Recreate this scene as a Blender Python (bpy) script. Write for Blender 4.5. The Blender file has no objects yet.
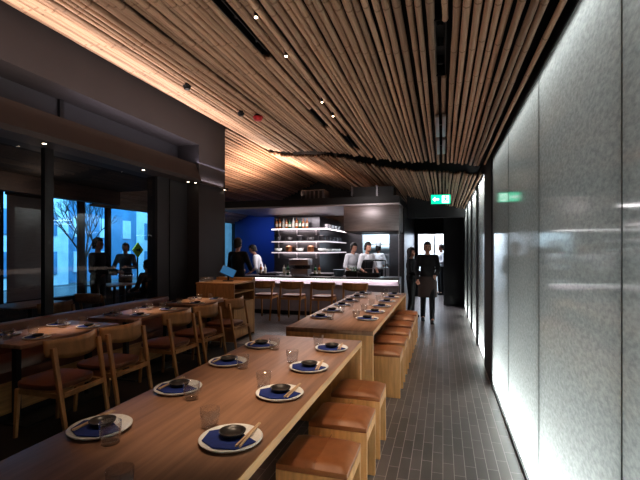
import bpy, bmesh, math, random
from mathutils import Vector, Matrix, Euler
random.seed(7)
sc = bpy.context.scene
COL = sc.collection
R = math.radians
H_CAM = 1.55

# ------------------------------------------------------------------ materials
def nodes(m):
    m.use_nodes = True
    nt = m.node_tree
    return nt, nt.nodes, nt.links, nt.nodes['Principled BSDF']

def mat(name, col, rough=.5, metal=0., var=0., scale=8., stretch=(1, 1, 1), bump=0., emit=None, estr=0., spec=None, rand=0.):
    m = bpy.data.materials.new(name)
    nt, N, L, B = nodes(m)
    B.inputs['Roughness'].default_value = rough
    B.inputs['Metallic'].default_value = metal
    if spec is not None: B.inputs['Specular IOR Level'].default_value = spec
    B.inputs['Base Color'].default_value = (*col, 1)
    if var or bump:
        tc = N.new('ShaderNodeTexCoord'); mp = N.new('ShaderNodeMapping')
        mp.inputs['Scale'].default_value = stretch
        L.new(tc.outputs['Object'], mp.inputs['Vector'])
        nz = N.new('ShaderNodeTexNoise'); nz.inputs['Scale'].default_value = scale
        nz.inputs['Detail'].default_value = 5
        L.new(mp.outputs['Vector'], nz.inputs['Vector'])
        if var:
            cr = N.new('ShaderNodeValToRGB')
            cr.color_ramp.elements[0].position = .3; cr.color_ramp.elements[1].position = .7
            cr.color_ramp.elements[0].color = (*[c * (1 - var) for c in col], 1)
            cr.color_ramp.elements[1].color = (*[min(1, c * (1 + var)) for c in col], 1)
            L.new(nz.outputs['Fac'], cr.inputs['Fac'])
            out = cr.outputs['Color']
            if rand:
                oi = N.new('ShaderNodeObjectInfo'); hs = N.new('ShaderNodeHueSaturation')
                mr = N.new('ShaderNodeMapRange'); mr.inputs['To Min'].default_value = 1 - rand; mr.inputs['To Max'].default_value = 1 + rand
                L.new(oi.outputs['Random'], mr.inputs['Value']); L.new(mr.outputs['Result'], hs.inputs['Value'])
                L.new(out, hs.inputs['Color']); out = hs.outputs['Color']
            L.new(out, B.inputs['Base Color'])
        if bump:
            bp = N.new('ShaderNodeBump'); bp.inputs['Strength'].default_value = bump; bp.inputs['Distance'].default_value = .01
            L.new(nz.outputs['Fac'], bp.inputs['Height']); L.new(bp.outputs['Normal'], B.inputs['Normal'])
    if emit:
        B.inputs['Emission Color'].default_value = (*emit, 1); B.inputs['Emission Strength'].default_value = estr
    return m

def glass_mat(name, tint=(1, 1, 1), refl=1.0, ior=1.5, rough=0.0):
    m = bpy.data.materials.new(name); m.use_nodes = True
    nt = m.node_tree; N = nt.nodes; L = nt.links; N.clear()
    o = N.new('ShaderNodeOutputMaterial'); mx = N.new('ShaderNodeMixShader')
    tr = N.new('ShaderNodeBsdfTransparent'); tr.inputs['Color'].default_value = (*tint, 1)
    gl = N.new('ShaderNodeBsdfGlossy'); gl.inputs['Roughness'].default_value = rough
    gl.inputs['Color'].default_value = (refl, refl, refl, 1)
    geo = N.new('ShaderNodeNewGeometry')
    dot = N.new('ShaderNodeVectorMath'); dot.operation = 'DOT_PRODUCT'
    L.new(geo.outputs['Incoming'], dot.inputs[0]); L.new(geo.outputs['Normal'], dot.inputs[1])
    ab = N.new('ShaderNodeMath'); ab.operation = 'ABSOLUTE'; L.new(dot.outputs['Value'], ab.inputs[0])
    om = N.new('ShaderNodeMath'); om.operation = 'SUBTRACT'; om.inputs[0].default_value = 1; L.new(ab.outputs[0], om.inputs[1])
    pw = N.new('ShaderNodeMath'); pw.operation = 'POWER'; L.new(om.outputs[0], pw.inputs[0]); pw.inputs[1].default_value = 5
    f0 = ((ior - 1) / (ior + 1)) ** 2
    ma = N.new('ShaderNodeMath'); ma.operation = 'MULTIPLY_ADD'; L.new(pw.outputs[0], ma.inputs[0])
    ma.inputs[1].default_value = 1 - f0; ma.inputs[2].default_value = f0
    L.new(ma.outputs[0], mx.inputs['Fac']); L.new(tr.outputs[0], mx.inputs[1]); L.new(gl.outputs[0], mx.inputs[2])
    L.new(mx.outputs[0], o.inputs['Surface'])
    return m

def brick_floor():
    m = bpy.data.materials.new('dark_floor_tile')
    nt, N, L, B = nodes(m)
    tc = N.new('ShaderNodeTexCoord'); mp = N.new('ShaderNodeMapping'); mp.inputs['Rotation'].default_value = (0, 0, R(90))
    L.new(tc.outputs['Object'], mp.inputs['Vector'])
    bk = N.new('ShaderNodeTexBrick'); bk.inputs['Scale'].default_value = 1
    bk.inputs['Brick Width'].default_value = .30; bk.inputs['Row Height'].default_value = .075
    bk.inputs['Mortar Size'].default_value = .0025; bk.inputs['Mortar Smooth'].default_value = .2
    bk.inputs['Color1'].default_value = (.085, .076, .075, 1); bk.inputs['Color2'].default_value = (.125, .11, .108, 1)
    bk.inputs['Mortar'].default_value = (.34, .31, .30, 1); bk.offset = .5
    L.new(mp.outputs['Vector'], bk.inputs['Vector'])
    nz = N.new('ShaderNodeTexNoise'); nz.inputs['Scale'].default_value = 3; nz.inputs['Detail'].default_value = 6
    L.new(tc.outputs['Object'], nz.inputs['Vector'])
    mx = N.new('ShaderNodeMix'); mx.data_type = 'RGBA'; mx.blend_type = 'MULTIPLY'; mx.inputs['Factor'].default_value = .6
    L.new(bk.outputs['Color'], mx.inputs['A']); 
    cr = N.new('ShaderNodeValToRGB'); cr.color_ramp.elements[0].color = (.45, .43, .43, 1); cr.color_ramp.elements[1].color = (1.3, 1.25, 1.2, 1)
    L.new(nz.outputs['Fac'], cr.inputs['Fac']); L.new(cr.outputs['Color'], mx.inputs['B'])
    L.new(mx.outputs['Result'], B.inputs['Base Color'])
    B.inputs['Roughness'].default_value = .34
    bp = N.new('ShaderNodeBump'); bp.inputs['Strength'].default_value = .08; bp.inputs['Distance'].default_value = .003; bp.invert = True
    L.new(bk.outputs['Fac'], bp.inputs['Height']); L.new(bp.outputs['Normal'], B.inputs['Normal'])
    return m

def fabric_wall():
    m = bpy.data.materials.new('silver_fibre_panel')
    nt, N, L, B = nodes(m)
    tc = N.new('ShaderNodeTexCoord'); mp = N.new('ShaderNodeMapping'); mp.inputs['Scale'].default_value = (1, .42, .9)
    mp.inputs['Rotation'].default_value = (R(14), 0, 0)
    L.new(tc.outputs['Object'], mp.inputs['Vector'])
    n1 = N.new('ShaderNodeTexNoise'); n1.inputs['Scale'].default_value = 110; n1.inputs['Detail'].default_value = 4; n1.inputs['Roughness'].default_value = .7
    L.new(mp.outputs['Vector'], n1.inputs['Vector'])
    mp2 = N.new('ShaderNodeMapping'); mp2.inputs['Scale'].default_value = (1, .4, .8); mp2.inputs['Rotation'].default_value = (R(-25), 0, 0)
    L.new(tc.outputs['Object'], mp2.inputs['Vector'])
    n2 = N.new('ShaderNodeTexNoise'); n2.inputs['Scale'].default_value = 60; n2.inputs['Detail'].default_value = 5
    L.new(mp2.outputs['Vector'], n2.inputs['Vector'])
    ad = N.new('ShaderNodeMath'); ad.operation = 'ADD'; L.new(n1.outputs['Fac'], ad.inputs[0]); L.new(n2.outputs['Fac'], ad.inputs[1])
    cr = N.new('ShaderNodeValToRGB'); cr.color_ramp.elements[0].position = .78 / 2; cr.color_ramp.elements[1].position = 1.25 / 2
    hf = N.new('ShaderNodeMath'); hf.operation = 'MULTIPLY'; hf.inputs[1].default_value = .5; L.new(ad.outputs[0], hf.inputs[0])
    cr.color_ramp.elements[0].color = (.36, .375, .375, 1); cr.color_ramp.elements[1].color = (.52, .54, .535, 1)
    L.new(hf.outputs[0], cr.inputs['Fac'])
    df = N.new('ShaderNodeBsdfDiffuse'); tl = N.new('ShaderNodeBsdfTranslucent')
    L.new(cr.outputs['Color'], df.inputs['Color']); L.new(cr.outputs['Color'], tl.inputs['Color'])
    m1 = N.new('ShaderNodeMixShader'); m1.inputs['Fac'].default_value = .55
    L.new(df.outputs[0], m1.inputs[1]); L.new(tl.outputs[0], m1.inputs[2])
    gl = N.new('ShaderNodeBsdfGlossy'); gl.inputs['Roughness'].default_value = .07; gl.inputs['Color'].default_value = (.75, .77, .77, 1)
    fr = N.new('ShaderNodeFresnel'); fr.inputs['IOR'].default_value = 1.42
    geo = N.new('ShaderNodeNewGeometry'); inv = N.new('ShaderNodeMath'); inv.operation = 'SUBTRACT'; inv.inputs[0].default_value = 1
    L.new(geo.outputs['Backfacing'], inv.inputs[1])
    mu = N.new('ShaderNodeMath'); mu.operation = 'MULTIPLY'; L.new(fr.outputs[0], mu.inputs[0]); L.new(inv.outputs[0], mu.inputs[1])
    m2 = N.new('ShaderNodeMixShader'); L.new(mu.outputs[0], m2.inputs['Fac']); L.new(m1.outputs[0], m2.inputs[1]); L.new(gl.outputs[0], m2.inputs[2])
    L.new(m2.outputs[0], [n for n in N if n.type == 'OUTPUT_MATERIAL'][0].inputs['Surface'])
    return m

def bamboo():
    m = bpy.data.materials.new('bamboo')
    nt, N, L, B = nodes(m)
    tc = N.new('ShaderNodeTexCoord'); oi = N.new('ShaderNodeObjectInfo')
    mp = N.new('ShaderNodeMapping'); mp.inputs['Scale'].default_value = (6, .7, 6)
    L.new(tc.outputs['Object'], mp.inputs['Vector'])
    cb = N.new('ShaderNodeVectorMath'); cb.operation = 'ADD'; L.new(mp.outputs['Vector'], cb.inputs[0])
    L.new(oi.outputs['Location'], cb.inputs[1])
    nz = N.new('ShaderNodeTexNoise'); nz.inputs['Scale'].default_value = 2.5; nz.inputs['Detail'].default_value = 4
    L.new(cb.outputs[0], nz.inputs['Vector'])
    cr = N.new('ShaderNodeValToRGB')
    cr.color_ramp.elements[0].position = .3; cr.color_ramp.elements[0].color = (.38, .23, .145, 1)
    cr.color_ramp.elements[1].position = .72; cr.color_ramp.elements[1].color = (.68, .48, .34, 1)
    L.new(nz.outputs['Fac'], cr.inputs['Fac'])
    hs = N.new('ShaderNodeHueSaturation'); mr = N.new('ShaderNodeMapRange')
    mr.inputs['To Min'].default_value = .6; mr.inputs['To Max'].default_value = 1.3
    L.new(oi.outputs['Random'], mr.inputs['Value']); L.new(mr.outputs['Result'], hs.inputs['Value']); L.new(cr.outputs['Color'], hs.inputs['Color'])
    sp = N.new('ShaderNodeSeparateXYZ'); L.new(tc.outputs['Object'], sp.inputs[0])
    def mth(op, a, v):
        n_ = N.new('ShaderNodeMath'); n_.operation = op; L.new(a, n_.inputs[0]); n_.inputs[1].default_value = v; return n_.outputs[0]
    ring = mth('LESS_THAN', mth('PINGPONG', mth('MULTIPLY', sp.outputs['Y'], 12), .5), .014)
    mx = N.new('ShaderNodeMix'); mx.data_type = 'RGBA'; mx.blend_type = 'MULTIPLY'
    L.new(mth('MULTIPLY', ring, .45), mx.inputs['Factor']); L.new(hs.outputs['Color'], mx.inputs['A']); mx.inputs['B'].default_value = (.25, .17, .12, 1)
    L.new(mx.outputs['Result'], B.inputs['Base Color']); B.inputs['Roughness'].default_value = .55
    return m

def brushed(name, col, rough):
    return mat(name, col, rough, 1., var=.12, scale=5, stretch=(1, 1, 12))

M = {}
M['floor'] = brick_floor()
M['fabric'] = fabric_wall()
M['bamboo'] = bamboo()
M['oak'] = mat('oak', (.52, .28, .115), .45, var=.22, scale=5, stretch=(7, 7, .8), rand=.08)
M['oak_y'] = mat('oak_lengthwise', (.56, .315, .135), .45, var=.2, scale=5, stretch=(8, .7, 8))
M['table'] = mat('table_oak', (.31, .175, .11), .42, var=.24, scale=3.2, stretch=(9, .6, 1))
M['chairwood'] = mat('chair_oak', (.42, .21, .08), .45, var=.2, scale=6, stretch=(3, 3, 1), rand=.08)
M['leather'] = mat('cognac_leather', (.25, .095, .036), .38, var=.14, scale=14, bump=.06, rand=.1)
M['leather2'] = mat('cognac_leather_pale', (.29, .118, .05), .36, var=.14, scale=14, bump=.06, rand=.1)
M['leather_dark'] = mat('dark_cognac_leather', (.16, .055, .024), .42, var=.14, scale=14, bump=.06)
M['black'] = mat('black_metal', (.012, .012, .014), .4)
M['blackwall'] = mat('black_paint', (.012, .012, .015), .7)
M['darkwall'] = mat('charcoal_paint', (.030, .026, .028), .75, var=.06, scale=2)
M['darkpanel'] = mat('charcoal_panel', (.03, .03, .036), .6)
M['beam'] = mat('brown_grey_beam', (.042, .033, .032), .65, var=.05, scale=2)
M['slab'] = mat('black_void', (.006, .006, .007), .9)
M['steel'] = brushed('brushed_steel', (.50, .47, .49), .38)
M['darksteel'] = brushed('dark_steel', (.15, .145, .155), .3)
M['stone'] = mat('grey_stone', (.12, .115, .12), .3, var=.2, scale=12)
M['white'] = mat('white_glaze', (.72, .72, .70), .25)
M['joint'] = mat('glass_joint', (.10, .12, .12), .4)
M['floor_dark'] = mat('dark_dining_floor', (.022, .018, .017), .55, var=.3, scale=3, stretch=(10, .6, 1))  # near-black streaked tone for the floor on the banquette side
M['cavity'] = mat('cavity_grey', (.3, .3, .3), .8)
M['plate'] = mat('speckled_plate', (.80, .80, .78), .28, var=.08, scale=90)
M['navy'] = mat('navy_napkin', (.012, .035, .20), .75, var=.15, scale=60, bump=.1)
M['bowl'] = mat('charcoal_bowl', (.03, .028, .028), .35, var=.2, scale=30)
M['chop'] = mat('pale_wood', (.62, .44, .28), .5)
M['glassware'] = glass_mat('tumbler_glass', (.94, .95, .96), 1., 1.75)
M['pane'] = glass_mat('clear_pane', (.93, .95, .95), 1., 1.5)
M['pane_dark'] = glass_mat('smoked_pane', (.62, .66, .72), 1., 1.5)
M['bluewall'] = mat('blue_paint', (.03, .06, .17), .5)
M['green'] = mat('exit_green', (.0, .35, .2), .4, emit=(.0, .75, .38), estr=1.1)
M['exitwhite'] = mat('exit_white', (.8, .9, .85), .4, emit=(.8, 1., .9), estr=1.3)
M['lamp'] = mat('lamp_face', (1, .9, .75), .4, emit=(1, .82, .6), estr=14)
M['led'] = mat('led_strip', (1, .95, .95), .4, emit=(1., .86, .88), estr=2.2)
M['led_dim'] = mat('led_strip_dim', (.6, .55, .56), .4, emit=(1., .84, .87), estr=.45)
M['ledw'] = mat('led_strip_white', (1, 1, 1), .4, emit=(.93, 1, .98), estr=5)
M['panelwhite'] = mat('marble_front', (.27, .235, .26), .4, var=.18, scale=4)
M['red'] = mat('red_plastic', (.5, .02, .03), .4)
M['screen'] = mat('screen_glow', (.01, .02, .04), .7, spec=.05, emit=(.06, .2, .38), estr=.5)
M['cloth_black'] = mat('black_cloth', (.008, .008, .01), .85)
M['cloth_white'] = mat('white_cloth', (.62, .62, .66), .85)
M['cloth_grey'] = mat('grey_cloth', (.06, .06, .07), .85)
M['apron_tan'] = mat('brown_apron', (.045, .03, .026), .85)
M['skin'] = mat('skin', (.45, .24, .17), .5)
M['hair'] = mat('dark_hair', (.012, .009, .008), .6, bump=.3, scale=120)
M['amber'] = mat('amber_glass', (.35, .10, .015), .12)
M['greenglass'] = mat('green_glass', (.02, .10, .04), .12)
M['clearbottle'] = mat('pale_glass', (.5, .5, .48), .12)
M['labelpaper'] = mat('paper', (.6, .55, .45), .7)
M['plant'] = mat('herb_leaf', (.03, .09, .02), .6, var=.4, scale=40)
M['bucket'] = mat('blue_grey_tub', (.16, .22, .26), .5)
M['blind'] = mat('blind_cloth', (.22, .21, .22), .8, var=.1, scale=4, stretch=(1, 1, 14))
M['concrete'] = mat('pale_render', (.55, .62, .68), .8, var=.15, scale=1.5)
M['concrete2'] = mat('blue_render', (.10, .22, .36), .8, var=.2, scale=1.2)
M['street'] = mat('asphalt', (.10, .11, .12), .8)
M['bark'] = mat('bark', (.05, .045, .04), .9)
M['yellow'] = mat('yellow_sign', (.8, .55, .02), .5)
M['kwhite'] = mat('kitchen_white', (.62, .68, .72), .4)
M['eye'] = mat('eye', (.01, .01, .01), .2)
M['ceramic'] = mat('dark_crockery', (.05, .045, .045), .35)
M['copper'] = mat('copper_pan', (.45, .2, .1), .3, 1.)

# ------------------------------------------------------------------ mesh helpers
class MB:
    def __init__(s): s.bm = bmesh.new()
    def _xf(s, vs, mtx):
        bmesh.ops.transform(s.bm, matrix=mtx, verts=vs)
    def box(s, lo, hi, rot=None, pivot=None):
        r = bmesh.ops.create_cube(s.bm, size=1)['verts']
        c = [(a + b) / 2 for a, b in zip(lo, hi)]; d = [abs(b - a) for a, b in zip(lo, hi)]
        s._xf(r, Matrix.Translation(c) @ Matrix.Diagonal((*d, 1)))
        if rot:
            p = Vector(pivot or c)
            s._xf(r, Matrix.Translation(p) @ Euler(rot).to_matrix().to_4x4() @ Matrix.Translation(-p))
        return s
    def cyl(s, p0, p1, r0, r1=None, seg=12, sx=1., sy=1.):
        r1 = r0 if r1 is None else r1
        p0 = Vector(p0); p1 = Vector(p1); d = p1 - p0
        v = bmesh.ops.create_cone(s.bm, cap_ends=True, segments=seg, radius1=r0, radius2=r1, depth=d.length)['verts']
        q = Vector((0, 0, 1)).rotation_difference(d.normalized()).to_matrix().to_4x4()
        s._xf(v, Matrix.Translation((p0 + p1) / 2) @ q @ Matrix.Diagonal((sx, sy, 1, 1)))
        return s
    def bar(s, p0, p1, w, h, w1=None, h1=None):
        """rectangular bar from p0 to p1, optionally tapering"""
        p0 = Vector(p0); p1 = Vector(p1); d = (p1 - p0).normalized()
        ref = Vector((0, 0, 1)) if abs(d.z) < .8 else Vector((0, 1, 0))
        a = d.cross(ref).normalized(); b = a.cross(d).normalized()
        w1 = w1 or w; h1 = h1 or h; vs = []
        for p, ww, hh in ((p0, w, h), (p1, w1, h1)):
            for i, j in ((-1, -1), (1, -1), (1, 1), (-1, 1)):
                vs.append(s.bm.verts.new(p + a * i * ww / 2 + b * j * hh / 2))
        for f in ((0, 1, 2, 3), (7, 6, 5, 4), (0, 4, 5, 1), (1, 5, 6, 2), (2, 6, 7, 3), (3, 7, 4, 0)):
            s.bm.faces.new([vs[k] for k in f])
        return s
    def ell(s, c, r, u=16, v=10):
        vs = bmesh.ops.create_uvsphere(s.bm, u_segments=u, v_segments=v, radius=1)['verts']
        s._xf(vs, Matrix.Translation(c) @ Matrix.Diagonal((*r, 1)))
        return s
    def cap(s, p0, p1, r0, r1, seg=10):
        s.cyl(p0, p1, r0, r1, seg); s.ell(p0, (r0,) * 3, 10, 8); s.ell(p1, (r1,) * 3, 10, 8)
        return s
    def lathe(s, prof, c=(0, 0, 0), seg=20):
        rings = []
        for r, z in prof:
            if r <= 1e-6: rings.append([s.bm.verts.new((c[0], c[1], c[2] + z))])
            else: rings.append([s.bm.verts.new((c[0] + r * math.cos(2 * math.pi * k / seg), c[1] + r * math.sin(2 * math.pi * k / seg), c[2] + z)) for k in range(seg)])
        for a, b in zip(rings, rings[1:]):
            for k in range(seg):
                k2 = (k + 1) % seg
                if len(a) == 1 and len(b) == 1: continue
                if len(a) == 1: s.bm.faces.new((a[0], b[k2], b[k]))
                elif len(b) == 1: s.bm.faces.new((a[k], a[k2], b[0]))
                else: s.bm.faces.new((a[k], a[k2], b[k2], b[k]))
        return s
    def poly(s, pts, axis, d0, d1):
        """extrude polygon given in 2D; axis 0: pts=(y,z), 1: (x,z), 2: (x,y)"""
        def P(a, b, d): return [(d, a, b), (a, d, b), (a, b, d)][axis]
        A = [s.bm.verts.new(P(a, b, d0)) for a, b in pts]; Bv = [s.bm.verts.new(P(a, b, d1)) for a, b in pts]
        n = len(pts); s.bm.faces.new(A); s.bm.faces.new(Bv[::-1])
        for i in range(n):
            s.bm.faces.new((A[i], A[(i + 1) % n], Bv[(i + 1) % n], Bv[i]))
        return s
    def grid(s, fn, nu, nv):
        vs = [[s.bm.verts.new(fn(i / nu, j / nv)) for j in range(nv + 1)] for i in range(nu + 1)]
        for i in range(nu):
            for j in range(nv): s.bm.faces.new((vs[i][j], vs[i + 1][j], vs[i + 1][j + 1], vs[i][j + 1]))
        return s
    def build(s, name, m, parent=None, bevel=0., smooth=False, remesh=0., subd=0, solid=0., loc=None, flat=False, keep=False):
        if not keep: bmesh.ops.recalc_face_normals(s.bm, faces=s.bm.faces)
        me = bpy.data.meshes.new(name); s.bm.to_mesh(me); s.bm.free()
        o = bpy.data.objects.new(name, me); COL.objects.link(o)
        me.materials.append(M[m] if isinstance(m, str) else m)
        if parent: o.parent = parent
        if loc: o.location = loc
        mods = False
        if solid:
            md = o.modifiers.new('s', 'SOLIDIFY'); md.thickness = solid; md.offset = 0; mods = True
        if remesh:
            md = o.modifiers.new('r', 'REMESH'); md.mode = 'VOXEL'; md.voxel_size = remesh; mods = True
            md = o.modifiers.new('sm', 'SMOOTH'); md.iterations = 4; md.factor = .5
        if bevel:
            md = o.modifiers.new('b', 'BEVEL'); md.width = bevel; md.segments = 2; md.limit_method = 'ANGLE'; mods = True
        if subd:
            md = o.modifiers.new('d', 'SUBSURF'); md.levels = subd; md.render_levels = subd; mods = True
        if mods:
            dg = bpy.context.evaluated_depsgraph_get()
            nm = bpy.data.meshes.new_from_object(o.evaluated_get(dg))
            o.modifiers.clear(); o.data = nm; bpy.data.meshes.remove(me); nm.name = name; me = nm
            if not me.materials: me.materials.append(M[m] if isinstance(m, str) else m)
        if smooth:
            for p in me.polygons: p.use_smooth = True
        elif bevel or not flat:
            me.polygons.foreach_set('use_smooth', [True] * len(me.polygons))
            me.set_sharp_from_angle(angle=R(35))
        return o

def tag(o, label, cat, group=None, kind=None):
    o['label'] = label; o['category'] = cat
    if group: o['group'] = group
    if kind: o['kind'] = kind
    return o
def thing(name, label, cat, loc=(0, 0, 0), rz=0, group=None):
    o = bpy.data.objects.new(name, None); COL.objects.link(o); o.empty_display_size = .1
    o.location = loc; o.rotation_euler = (0, 0, rz)
    return tag(o, label, cat, group)
def struct(o):
    o['kind'] = 'structure'; return o
def dup(root, loc, rz=None, label=None, group=None):
    c = root.copy(); COL.objects.link(c); c.location = loc
    if rz is not None: c.rotation_euler = (root.rotation_euler.x, root.rotation_euler.y, rz)
    if label: c['label'] = label
    if group: c['group'] = group
    for ch in list(root.children):
        d = ch.copy(); COL.objects.link(d); d.parent = c
        for g in list(ch.children):
            e = g.copy(); COL.objects.link(e); e.parent = d
    return c
ORD = ['first', 'second', 'third', 'fourth', 'fifth', 'sixth', 'seventh', 'eighth', 'ninth', 'tenth', 'eleventh', 'twelfth']

def area(name, loc, rot, sx, sy, e, col, spread=180):
    l = bpy.data.lights.new(name, 'AREA'); l.shape = 'RECTANGLE'; l.size = sx; l.size_y = sy; l.energy = e; l.color = col; l.spread = R(spread)
    o = bpy.data.objects.new(name, l); COL.objects.link(o); o.location = loc; o.rotation_euler = rot
    return o
def spot(name, loc, target, e, ang, col, blend=.6, rad=.03):
    l = bpy.data.lights.new(name, 'SPOT'); l.energy = e; l.spot_size = R(ang); l.spot_blend = blend; l.color = col; l.shadow_soft_size = rad
    o = bpy.data.objects.new(name, l); COL.objects.link(o); o.location = loc
    d = Vector(target) - Vector(loc); o.rotation_euler = d.to_track_quat('-Z', 'Y').to_euler()
    return o
def point(name, loc, e, col, rad=.1):
    l = bpy.data.lights.new(name, 'POINT'); l.energy = e; l.color = col; l.shadow_soft_size = rad
    o = bpy.data.objects.new(name, l); COL.objects.link(o); o.location = loc
    return o

# ------------------------------------------------------------------ camera
cd = bpy.data.cameras.new('camera'); cam = bpy.data.objects.new('camera', cd); COL.objects.link(cam)
cam.location = (0, 0, H_CAM); cam.rotation_euler = (R(90), 0, R(16.5))
cd.sensor_width = 36; cd.lens = 415 / 640 * 36; cd.shift_y = 10 / 640; cd.clip_start = .05
sc.camera = cam

# ------------------------------------------------------------------ setting
WX = -4.35        # header / pillar plane
GX = -4.65        # glazing plane
def ceil_h(x):    # pole centre height above the camera
    if x >= WX: return 1.03 + .318 * (.55 - x) + .03 * math.sin(x * 2.2)
    return ceil_h(WX) - .42 * (WX - x)
struct(MB().box((-15.5, -2.5, -.1), (1.3, 18, 0)).build('floor', 'floor'))
struct(MB().box((-4.62, -2.3, -.02), (-2.15, 6.2, .003)).build('floor_dining', 'floor_dark'))  # thin dark sheet laid over the tiled floor
# dark slab over the poles
def slabz(x): return H_CAM + ceil_h(x) + .16
b = MB()
pts = [(1.2, slabz(.5)), (.5, slabz(.5)), (WX, slabz(WX)), (-8.2, slabz(-8.2))]
b.poly(pts + [(p[0], p[1] + .2) for p in pts[::-1]], 1, -2.5, 18)
struct(b.build('ceiling', 'slab'))
struct(MB().box((-8.2, -2.5, 0), (1.2, -2.3, 4.6)).build('wall_rear', 'darkwall'))

# right wall: fibre panel behind glass, lit from a slot in the floor and one at the head
ZT = 2.60
struct(MB().box((.78, -2.3, 0), (.84, 5.15, 2.72)).build('wall_right', 'cavity'))
edges = [-2.05, -.85, .35, 1.55, 2.75, 3.95, 5.15]
for i, (a, c) in enumerate(zip(edges, edges[1:])):
    b = MB(); b.grid(lambda u, v: (.55, a + .003 + v * (c - a - .006), .03 + u * (ZT - .03)), 1, 1)
    struct(b.build('window_%d' % (i + 1), 'fabric', flat=True, keep=True))
for i, y in enumerate(edges[:-1]):
    struct(MB().box((.549, y - .0045, .03), (.566, y + .0045, ZT)).build('trim_%d' % (i + 1), 'joint'))
struct(MB().box((.535, -2.3, 0), (.565, 5.15, .03)).build('baseboard_right', 'black'))
struct(MB().box((.545, -2.3, ZT), (.80, 5.15, ZT + .12)).build('trim_7', 'black'))
area('wall_wash_low', (.645, 1.4, .02), (R(180), 0, 0), .12, 7.4, 370, (.93, 1, .97))
area('wall_wash_high', (.645, 1.4, ZT - .02), (0, 0, 0), .12, 7.4, 26, (.95, 1, .98))
# black piers with lit glass bays beyond
py = 5.15; n = 8; k = 8
piers = [(5.15, 6.0), (7.15, 7.45), (8.6, 8.9), (10.05, 10.35), (11.5, 12.15)]
for i, (a, c) in enumerate(piers):
    struct(MB().box((.535, a, 0), (.82, c, 2.72)).build('trim_%d' % (8 + i), 'blackwall'))
for i in range(4):
    a, c = piers[i][1], piers[i + 1][0]
    struct(MB().box((.74, a, 0), (.80, c, 2.72)).build('wall_bay_right' if i == 0 else 'wall_bay_right.%03d' % i, 'cavity'))
    b = MB(); b.grid(lambda u, v: (.55, a + v * (c - a), .03 + u * 2.6), 1, 1)
    struct(b.build('window_%d' % (i + 7), 'fabric', flat=True, keep=True))
    struct(MB().box((.545, a, 2.62), (.82, c, 2.80)).build('trim_%d' % (60 + i), 'blackwall'))  # header added to stop bay light leaking over the pane
    area('bay_wash', (.645, (a + c) / 2, .02), (R(180), 0, 0), .12, c - a - .05, 50, (.95, 1, .97))
    area('bay_wash_top', (.645, (a + c) / 2, 2.6), (0, 0, 0), .12, c - a - .05, 30, (.95, 1, .97))
# corridor end
struct(MB().box((.02, 12.2, 0), (.82, 14.4, 2.75)).build('wall_corridor', 'blackwall'))
b = MB(); b.box((-1.0, 14.2, 2.08), (.9, 14.4, 3.2)); struct(b.build('wall_corridor_end', 'blackwall'))
struct(MB().box((-.92, 14.2, 0), (-.80, 14.4, 2.08)).build('trim_20', 'blackwall'))
struct(MB().box((-2.2, 16.6, 0), (.9, 16.8, 2.8)).build('wall_far_kitchen', 'kwhite'))
struct(MB().box((-.9, 11.0, 2.38), (.55, 11.2, 2.95)).build('trim_21', 'blackwall'))
struct(MB().box((-.97, 10.25, 0), (-.90, 14.4, 2.62)).build('wall_kitchen_side', 'darksteel'))
b = MB(); b.box((-.28, 14.05, .0), (-.24, 14.2, 2.06)); struct(b.build('trim_22', 'steel'))

# header wall, niche, beam, pillar
struct(MB().box((-4.95, -2.3, 3.51), (WX, 7.72, 4.5)).build('wall_left', 'darkwall'))
struct(MB().box((-4.95, 6.76, 0), (WX, 7.72, 3.51)).build('wall_pillar', 'darkwall'))
struct(MB().box((-4.80, 5.91, 0), (-4.60, 6.76, 2.79)).build('wall_panel', 'darkpanel'))
struct(MB().box((-4.64, 6.22, 0), (-4.585, 6.27, 2.79)).build('trim_23', 'black'))
struct(MB().box((-4.9, -2.3, 3.1), (-4.8, 6.76, 3.51)).build('wall_niche', 'darkpanel'))
b = MB(); b.poly([(-4.9, 2.79), (-4.32, 2.79), (-4.30, 2.85), (-4.42, 3.15), (-4.9, 3.15)], 1, -2.3, 6.76)
struct(b.build('beam_left', 'beam'))
struct(MB().box((WX, 6.76, 2.79), (-4.29, 7.75, 2.835)).build('beam_ledge', 'beam'))
for k, y in enumerate([1.0, 2.6, 4.2]):
    struct(MB().box((-4.86, y, 3.15), (-4.76, y + .06, 3.51)).build('trim_%d' % (30 + k), 'black'))
area('niche_led', (-4.36, 5.9, 3.17), (R(180), R(0), 0), .04, 3.6, 6, (.85, .8, 1))
area('pillar_led', (-4.325, 7.22, 2.845), (R(180), 0, 0), .03, .85, 1.2, (1, .86, .9))
# downlights in the beam soffit
for k, (y, lx) in enumerate([(3.72, -4.45), (5.39, -4.45), (6.55, -4.44), (6.68, -4.37), (7.65, -4.32)]):
    t = thing('recessed_downlight', 'tiny round recessed downlight under the charcoal beam, %s from the camera end' % ORD[k], 'downlight', (lx, y, 2.79), 0, 'downlights under the beam')
    MB().lathe([(.022, 0), (.034, 0), (.034, -.006), (.022, -.004)], seg=16).build('trim_ring', 'black', t)
    MB().lathe([(0, -.002), (.024, -.002), (.024, -.001), (0, -.001)], seg=14).build('lens', 'lamp', t)
# glazing: mullions and panes
for i, y in enumerate([1.7, 3.93]):
    struct(MB().box((GX - .03, y - .06, 0), (GX + .03, y + .06, 2.79)).build('trim_%d' % (40 + i), 'black'))
for i, (a, c) in enumerate([(-.5, 1.61), (1.79, 3.84), (4.02, 5.91)]):
    b = MB(); b.grid(lambda u, v: (GX, a + u * (c - a), .1 + v * 2.69), 1, 1)
    struct(b.build('window_%d' % (20 + i), 'pane_dark', flat=True))
struct(MB().box((GX - .05, -2.3, 0), (GX + .05, 5.91, .1)).build('baseboard_left', 'black'))

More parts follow.
